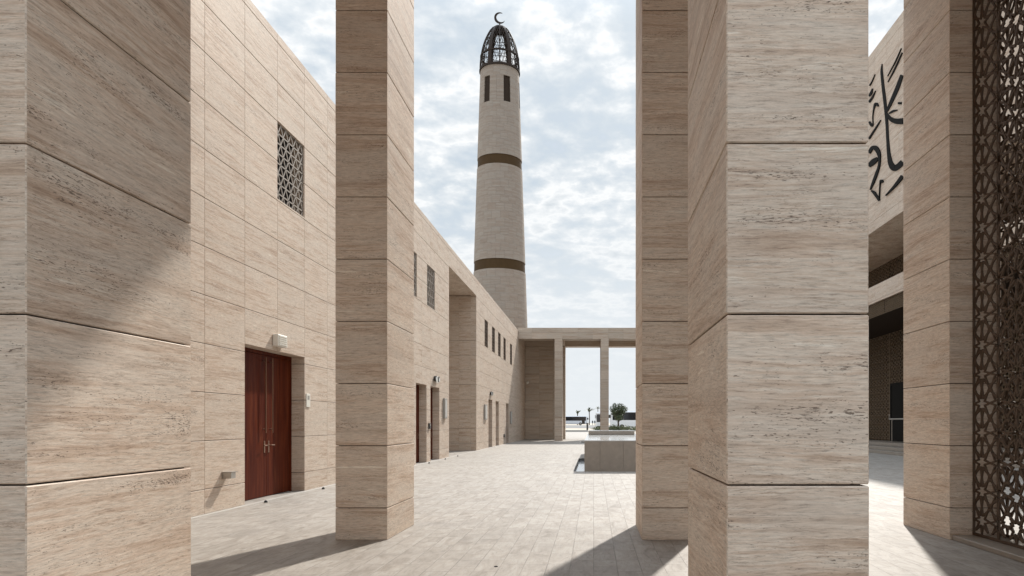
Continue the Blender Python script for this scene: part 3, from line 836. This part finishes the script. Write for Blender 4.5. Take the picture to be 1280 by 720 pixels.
for (a, b_) in ((ch_x0, ch_x1), (ch2_x0, ch2_x1)):
    m = MB(); m.box(a, b_, ch_y0, ch_y1, -.24, -.20)
    m.box(a-.05, a+.012, ch_y0, ch_y1, -.20, -.004) if a < 0 else m.box(b_-.012, b_+.05, ch_y0, ch_y1, -.2, -.004)
    m.box(a, b_, ch_y1, ch_y1+.05, -.20, -.004); m.box(a, b_, ch_y0-.05, ch_y0, -.20, -.004)
    chn = m.build('channel', 'granite_dark', ft)
    m = MB(); m.box(a+.014 if a < 0 else a, b_ if a < 0 else b_-.014, ch_y0+.002, ch_y1-.002, -.199, -.12); m.build('water', 'water', chn)

# ------------------------------------------------------------------ outside: coaches, trees, hedge, people
def coach(name, label, L, W, H, loc, rot, side_door=True):
    t = thing(name, label, 'bus', loc, 'white buses parked on the road')
    t['_w'] = (0, 0, 0); hl, hw = L/2, W/2
    m = MB(); m.chbox(-hl, hl, -hw, hw, .38, H, .16); m.build('body', 'bus_white', t)
    for s in (-1, 1):
        m = MB(); m.box(-hl+.35, hl-.5, s*(hw+.012)-.008, s*(hw+.012)+.008, H*.50, H*.93); m.build('side_window', 'bus_glass', t)
    m = MB(); m.box(hl-.004, hl+.012, -hw+.17, hw-.17, H*.40, H*.86); m.build('windscreen', 'bus_glass', t)
    m = MB(); m.box(-hl-.012, -hl+.004, -hw+.3, hw-.3, H*.55, H*.86); m.build('rear_window', 'bus_glass', t)
    m = MB(); m.box(hl-.004, hl+.015, -hw+.2, hw-.2, .45, .62); m.build('bumper', 'dark_metal', t)
    for s in (-1, 1):
        m = MB(); m.box(hl-.002, hl+.02, s*(hw-.42)-.16, s*(hw-.42)+.16, .75, .95); m.build('headlight', 'lamp', t)
        m = MB(); m.box(hl-.1, hl+.32, s*(hw+.14)-.06, s*(hw+.14)+.06, H*.62, H*.80); m.build('mirror', 'dark_metal', t)
        for x in (-hl*.52, hl*.58):
            m = MB(); m.tube([(x, s*(hw-.28), .5), (x, s*(hw+.02), .5)], .5, 18); w = m.build('wheel', 'rubber', t)
            m = MB(); m.tube([(x, s*(hw+.021), .5), (x, s*(hw+.035), .5)], .27, 14); m.build('rim', 'steel', w)
    if side_door:
        m = MB(); m.box(hl-1.9, hl-.9, -hw-.022, -hw-.021+.012, .5, H*.84); m.build('door', 'bus_glass', t)
    t.rotation_euler = (0, 0, rot); t['_w'] = tuple(loc)
    return t
coach('coach', 'distant white coach seen side on between the far pillars, farthest left of the buses', 11.6, 2.5, 3.15, (-7.9, 236, .79), 0)
coach('coach', 'white coach seen head on beside the free far pillar', 11.5, 2.5, 3.7, (1.75, 156, .27), R(-90))
coach('coach', 'white coach with a long dark window band behind the small tree', 12.0, 2.5, 3.85, (9.6, 150, .25), R(180))

def leaf_cloud(m, c, rad, n, size, squash=1.0, hollow=.35):
    for _ in range(n):
        while True:
            v = Vector((random.uniform(-1,1), random.uniform(-1,1), random.uniform(-1,1)))
            if hollow < v.length <= 1: break
        p_ = Vector(c) + Vector((v.x*rad[0], v.y*rad[1], v.z*rad[2]))
        a = Vector((random.gauss(0,1), random.gauss(0,1), random.gauss(0,1))).normalized()
        b_ = a.cross(Vector((random.gauss(0,1), random.gauss(0,1), random.gauss(0,1)))).normalized()
        s_ = size*random.uniform(.6, 1.3)
        m.face([p_-a*s_, p_+b_*s_*.5, p_+a*s_, p_-b_*s_*.5])
def tree(name, label, loc, h, cr, trunk_h):
    t = thing(name, label, 'tree', loc); x, y, z = loc
    m = MB(); m.tube([(x, y, z), (x+.05, y, z+trunk_h*.5), (x-.04, y, z+trunk_h), (x, y, z+h*.7)], [.22, .17, .14, .05], 8)
    for i in range(7):
        a = i*.9; m.tube([(x, y, z+trunk_h*(.85+.05*i)), (x+math.cos(a)*cr*.4, y+math.sin(a)*cr*.4, z+trunk_h+.6+.1*i), (x+math.cos(a)*cr*.75, y+math.sin(a)*cr*.75, z+trunk_h+1.3+.25*i)], [.09, .06, .02], 6)
    m.build('trunk', 'bark', t)
    m = MB()
    for i in range(22):
        a = i*2.39996; r_ = cr*math.sqrt((i+.5)/22)*.80; zz = trunk_h+.35+(h-trunk_h-1.0)*random.random()**1.15
        leaf_cloud(m, (x+r_*math.cos(a), y+r_*math.sin(a), z+zz), (.7, .7, .6), 150, .12)
    for i in range(7):
        a = random.uniform(0, 6.28); leaf_cloud(m, (x+cr*.55*math.cos(a), y+cr*.55*math.sin(a), z+h-random.uniform(.45, .8)), (.4, .4, .65), 70, .12)
    m.build('crown', 'leaf', t)
tree('small_tree', 'small dark bushy tree in the planting bed before the coach', (4.6, 128, .02), 5.2, 1.5, 1.9)
def palm(label, x, y, z, h, sp, u0=.5, u1=1.3):
    t = thing('palm_tree', label, 'palm tree', (x, y, z), 'distant palm trees behind the buses')
    m = MB(); m.tube([(x, y, z), (x+.1, y, z+h*.5), (x, y, z+h)], [.28, .22, .20], 8); m.build('trunk', 'bark', t)
    m = MB()
    for i in range(26):
        a = i*2.4; up = random.uniform(u0, u1); L_ = sp*random.uniform(.8, 1.15); prev = None
        for k_ in range(7):
            f_ = k_/6; r_ = L_*f_*math.cos(up)*1.0; hz = L_*f_*math.sin(up) - L_*.45*f_*f_
            c_ = Vector((x+math.cos(a)*r_, y+math.sin(a)*r_, z+h+hz)); w_ = .22*(1-f_*.7)
            tn = Vector((-math.sin(a), math.cos(a), -.3))
            cur = (c_-tn*w_, c_, c_+tn*w_)
            if prev: m.face([prev[0], cur[0], cur[1], prev[1]]); m.face([prev[1], cur[1], cur[2], prev[2]])
            prev = cur
    m.build('crown', 'palm', t)
palm('narrow upright palm beyond the side-on coach', -7.0, 300, .75, 4.6, 3.4, 1.0, 1.45)
palm('fuller spreading palm right of the narrow upright one', -1.9, 300, .75, 5.6, 3.6, .75, 1.4)
palm('most distant small palm above the head-on coach', 2.6, 420, .75, 9.6, 2.6, .3, 1.2)

hd = thing('hedge', 'low uneven green planting in front of the coaches', 'hedge', (6.5, 126, 0))
m = MB()
for i in range(60):
    x = random.uniform(.2, 15); hgt = .55 + .5*random.random()*(1.3 if x > 3 else .8)
    leaf_cloud(m, (x, 126+random.uniform(-.9, .9), hgt*.55), (.75, .6, hgt*.55), 95, .15, hollow=.1)
m.build('foliage', 'hedge', hd)
m = MB(); m.chbox(-.3, 16, 124.4, 124.7, -.02, .22, .02); m.build('bed_edge', 'kerb', hd)
t = thing('bollard', 'dark slim post standing on the paving beyond the far portico', 'bollard', (-1.1, 121, 0))
m = MB(); m.tube([(-1.1, 121, 0), (-1.1, 121, .08), (-1.1, 121, .081), (-1.1, 121, 1.45)], [.22, .22, .16, .16], 14); m.build('post', 'dark_metal', t)
m = MB(); m.tube([(-1.1, 121, 1.451), (-1.1, 121, 1.56), (-1.1, 121, 1.62)], [.19, .19, .06], 14); m.build('cap', 'dark_metal', t)
def person(x, y, z, label):
    me = bpy.data.meshes.new('person'); 
    V = [(0,0,.95),(0,0,1.2),(0,0,1.42),(0,0,1.52),(0,0,1.66),(.10,0,.9),(.11,.02,.5),(.11,0,.06),(-.10,0,.9),(-.11,-.02,.5),(-.11,0,.06),(.2,0,1.4),(.24,.02,1.12),(.24,-.04,.86),(-.2,0,1.4),(-.24,.02,1.12),(-.24,-.04,.86)]
    E = [(0,1),(1,2),(2,3),(3,4),(0,5),(5,6),(6,7),(0,8),(8,9),(9,10),(2,11),(11,12),(12,13),(2,14),(14,15),(15,16)]
    RR = [.15,.15,.14,.06,.105,.09,.065,.05,.09,.065,.05,.06,.05,.04,.06,.05,.04]
    me.from_pydata(V, E, []); o = bpy.data.objects.new('person', me); C.objects.link(o); o.location = (x, y, z)
    md = o.modifiers.new('skin', 'SKIN'); sv = me.skin_vertices[0].data if me.skin_vertices else None
    if sv is None:
        bm = bmesh.new(); bm.from_mesh(me); bm.verts.layers.skin.verify(); bm.to_mesh(me); bm.free(); sv = me.skin_vertices[0].data
    for i, r_ in enumerate(RR): sv[i].radius = (r_, r_*.8)
    sv[0].use_root = True
    o.modifiers.new('sub', 'SUBSURF').levels = 1; o.modifiers['sub'].render_levels = 1
    me.materials.append(M['cloth'])
    return tag(o, label, 'person', 'people standing by the coaches')
person(-.35, 228, .78, 'person in dark clothes standing nearer the bollard, left of the head-on coach')
person(.40, 228, .78, 'person in dark clothes standing close beside the head-on coach')

# ------------------------------------------------------------------ sky, sun, camera
w = bpy.data.worlds.new('World'); bpy.context.scene.world = w; w.use_nodes = True
nt = w.node_tree; N = nt.nodes; Lk = nt.links
class WN(NT):
    def __init__(s): s.t = nt; s.n = N; s.l = Lk
W_ = WN()
bg = N['Background']
sky = N.new('ShaderNodeTexSky'); sky.sky_type = 'NISHITA'; sky.sun_disc = False
sky.sun_elevation = SUN_EL; sky.sun_rotation = SUN_AZ; sky.air_density = 1.0; sky.dust_density = 2.0; sky.ozone_density = 1.0
tc = N.new('ShaderNodeTexCoord'); sp = N.new('ShaderNodeSeparateXYZ'); Lk.new(tc.outputs['Generated'], sp.inputs[0])
zc = W_.math('ADD', W_.math('MAXIMUM', sp.outputs[2], 0.0), 0.22)
cb = N.new('ShaderNodeCombineXYZ'); Lk.new(W_.math('DIVIDE', sp.outputs[0], zc), cb.inputs[0]); Lk.new(W_.math('DIVIDE', sp.outputs[1], zc), cb.inputs[1])
cp = cb.outputs[0]
n1 = W_.noise(cp, 3.7, 8, 0.56, 0.10)
n2 = W_.noise(W_.vmath('ADD', cp, (7.3, 2.1, 0)), 12.0, 7, 0.56, 0.12)
n3 = W_.noise(W_.vmath('ADD', cp, (1.3, 9.1, 0)), 1.3, 3, 0.5)
dens = W_.math('ADD', W_.math('ADD', W_.math('MULTIPLY', n1, 0.46), W_.math('MULTIPLY', n2, 0.40)), W_.math('MULTIPLY', n3, 0.14))
cover = W_.ramp(dens, [(0.36, 0.75), (0.43, 0.95), (0.48, 1.0)])
shade = W_.ramp(dens, [(0.40, (5.6, 6.4, 7.05)), (0.455, (6.5, 7.1, 7.6)), (0.50, (7.6, 8.0, 8.3)), (0.54, (9.3, 9.4, 9.4)), (0.58, (7.9, 8.2, 8.4)), (0.64, (6.2, 6.7, 7.1))])
mixc = W_.mix(cover, sky.outputs[0], shade)
hz = W_.ramp(sp.outputs[2], [(0.0, 1.0), (0.10, 0.85), (0.32, 0.0)])
mixc = W_.mix(hz, mixc, (8.1, 8.5, 8.8))
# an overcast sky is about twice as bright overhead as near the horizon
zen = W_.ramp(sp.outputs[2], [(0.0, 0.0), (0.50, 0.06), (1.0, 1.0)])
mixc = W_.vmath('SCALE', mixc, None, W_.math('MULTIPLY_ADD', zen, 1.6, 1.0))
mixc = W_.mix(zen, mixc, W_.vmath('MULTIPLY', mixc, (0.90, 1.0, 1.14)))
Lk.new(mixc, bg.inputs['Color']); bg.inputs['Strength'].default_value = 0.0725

sl = bpy.data.lights.new('sun', 'SUN'); sl.energy = 3.85; sl.angle = R(1.6); sl.color = (1.0, 0.955, 0.89)
so = bpy.data.objects.new('sun', sl); C.objects.link(so)
S = Vector((math.sin(SUN_AZ)*math.cos(SUN_EL), math.cos(SUN_AZ)*math.cos(SUN_EL), math.sin(SUN_EL)))
so.rotation_euler = S.to_track_quat('Z', 'Y').to_euler(); so.location = S*80

cam = bpy.data.cameras.new('camera'); co = bpy.data.objects.new('camera', cam); C.objects.link(co)
co.location = (0, 0, 1.5); co.rotation_euler = (R(90), 0, 0)
cam.sensor_width = 36; cam.lens = 36*860/1280
cam.shift_x = -102/1280; cam.shift_y = 169/1280
cam.clip_start = .05; cam.clip_end = 6000
s_ = bpy.context.scene; s_.camera = co
s_.view_settings.view_transform = 'Standard'; s_.view_settings.look = 'None'; s_.view_settings.gamma = 1; s_.view_settings.exposure = 0.49
s_.cycles.max_bounces = 8; s_.cycles.diffuse_bounces = 5
for o in s_.objects:
    if '_w' in o: del o['_w']
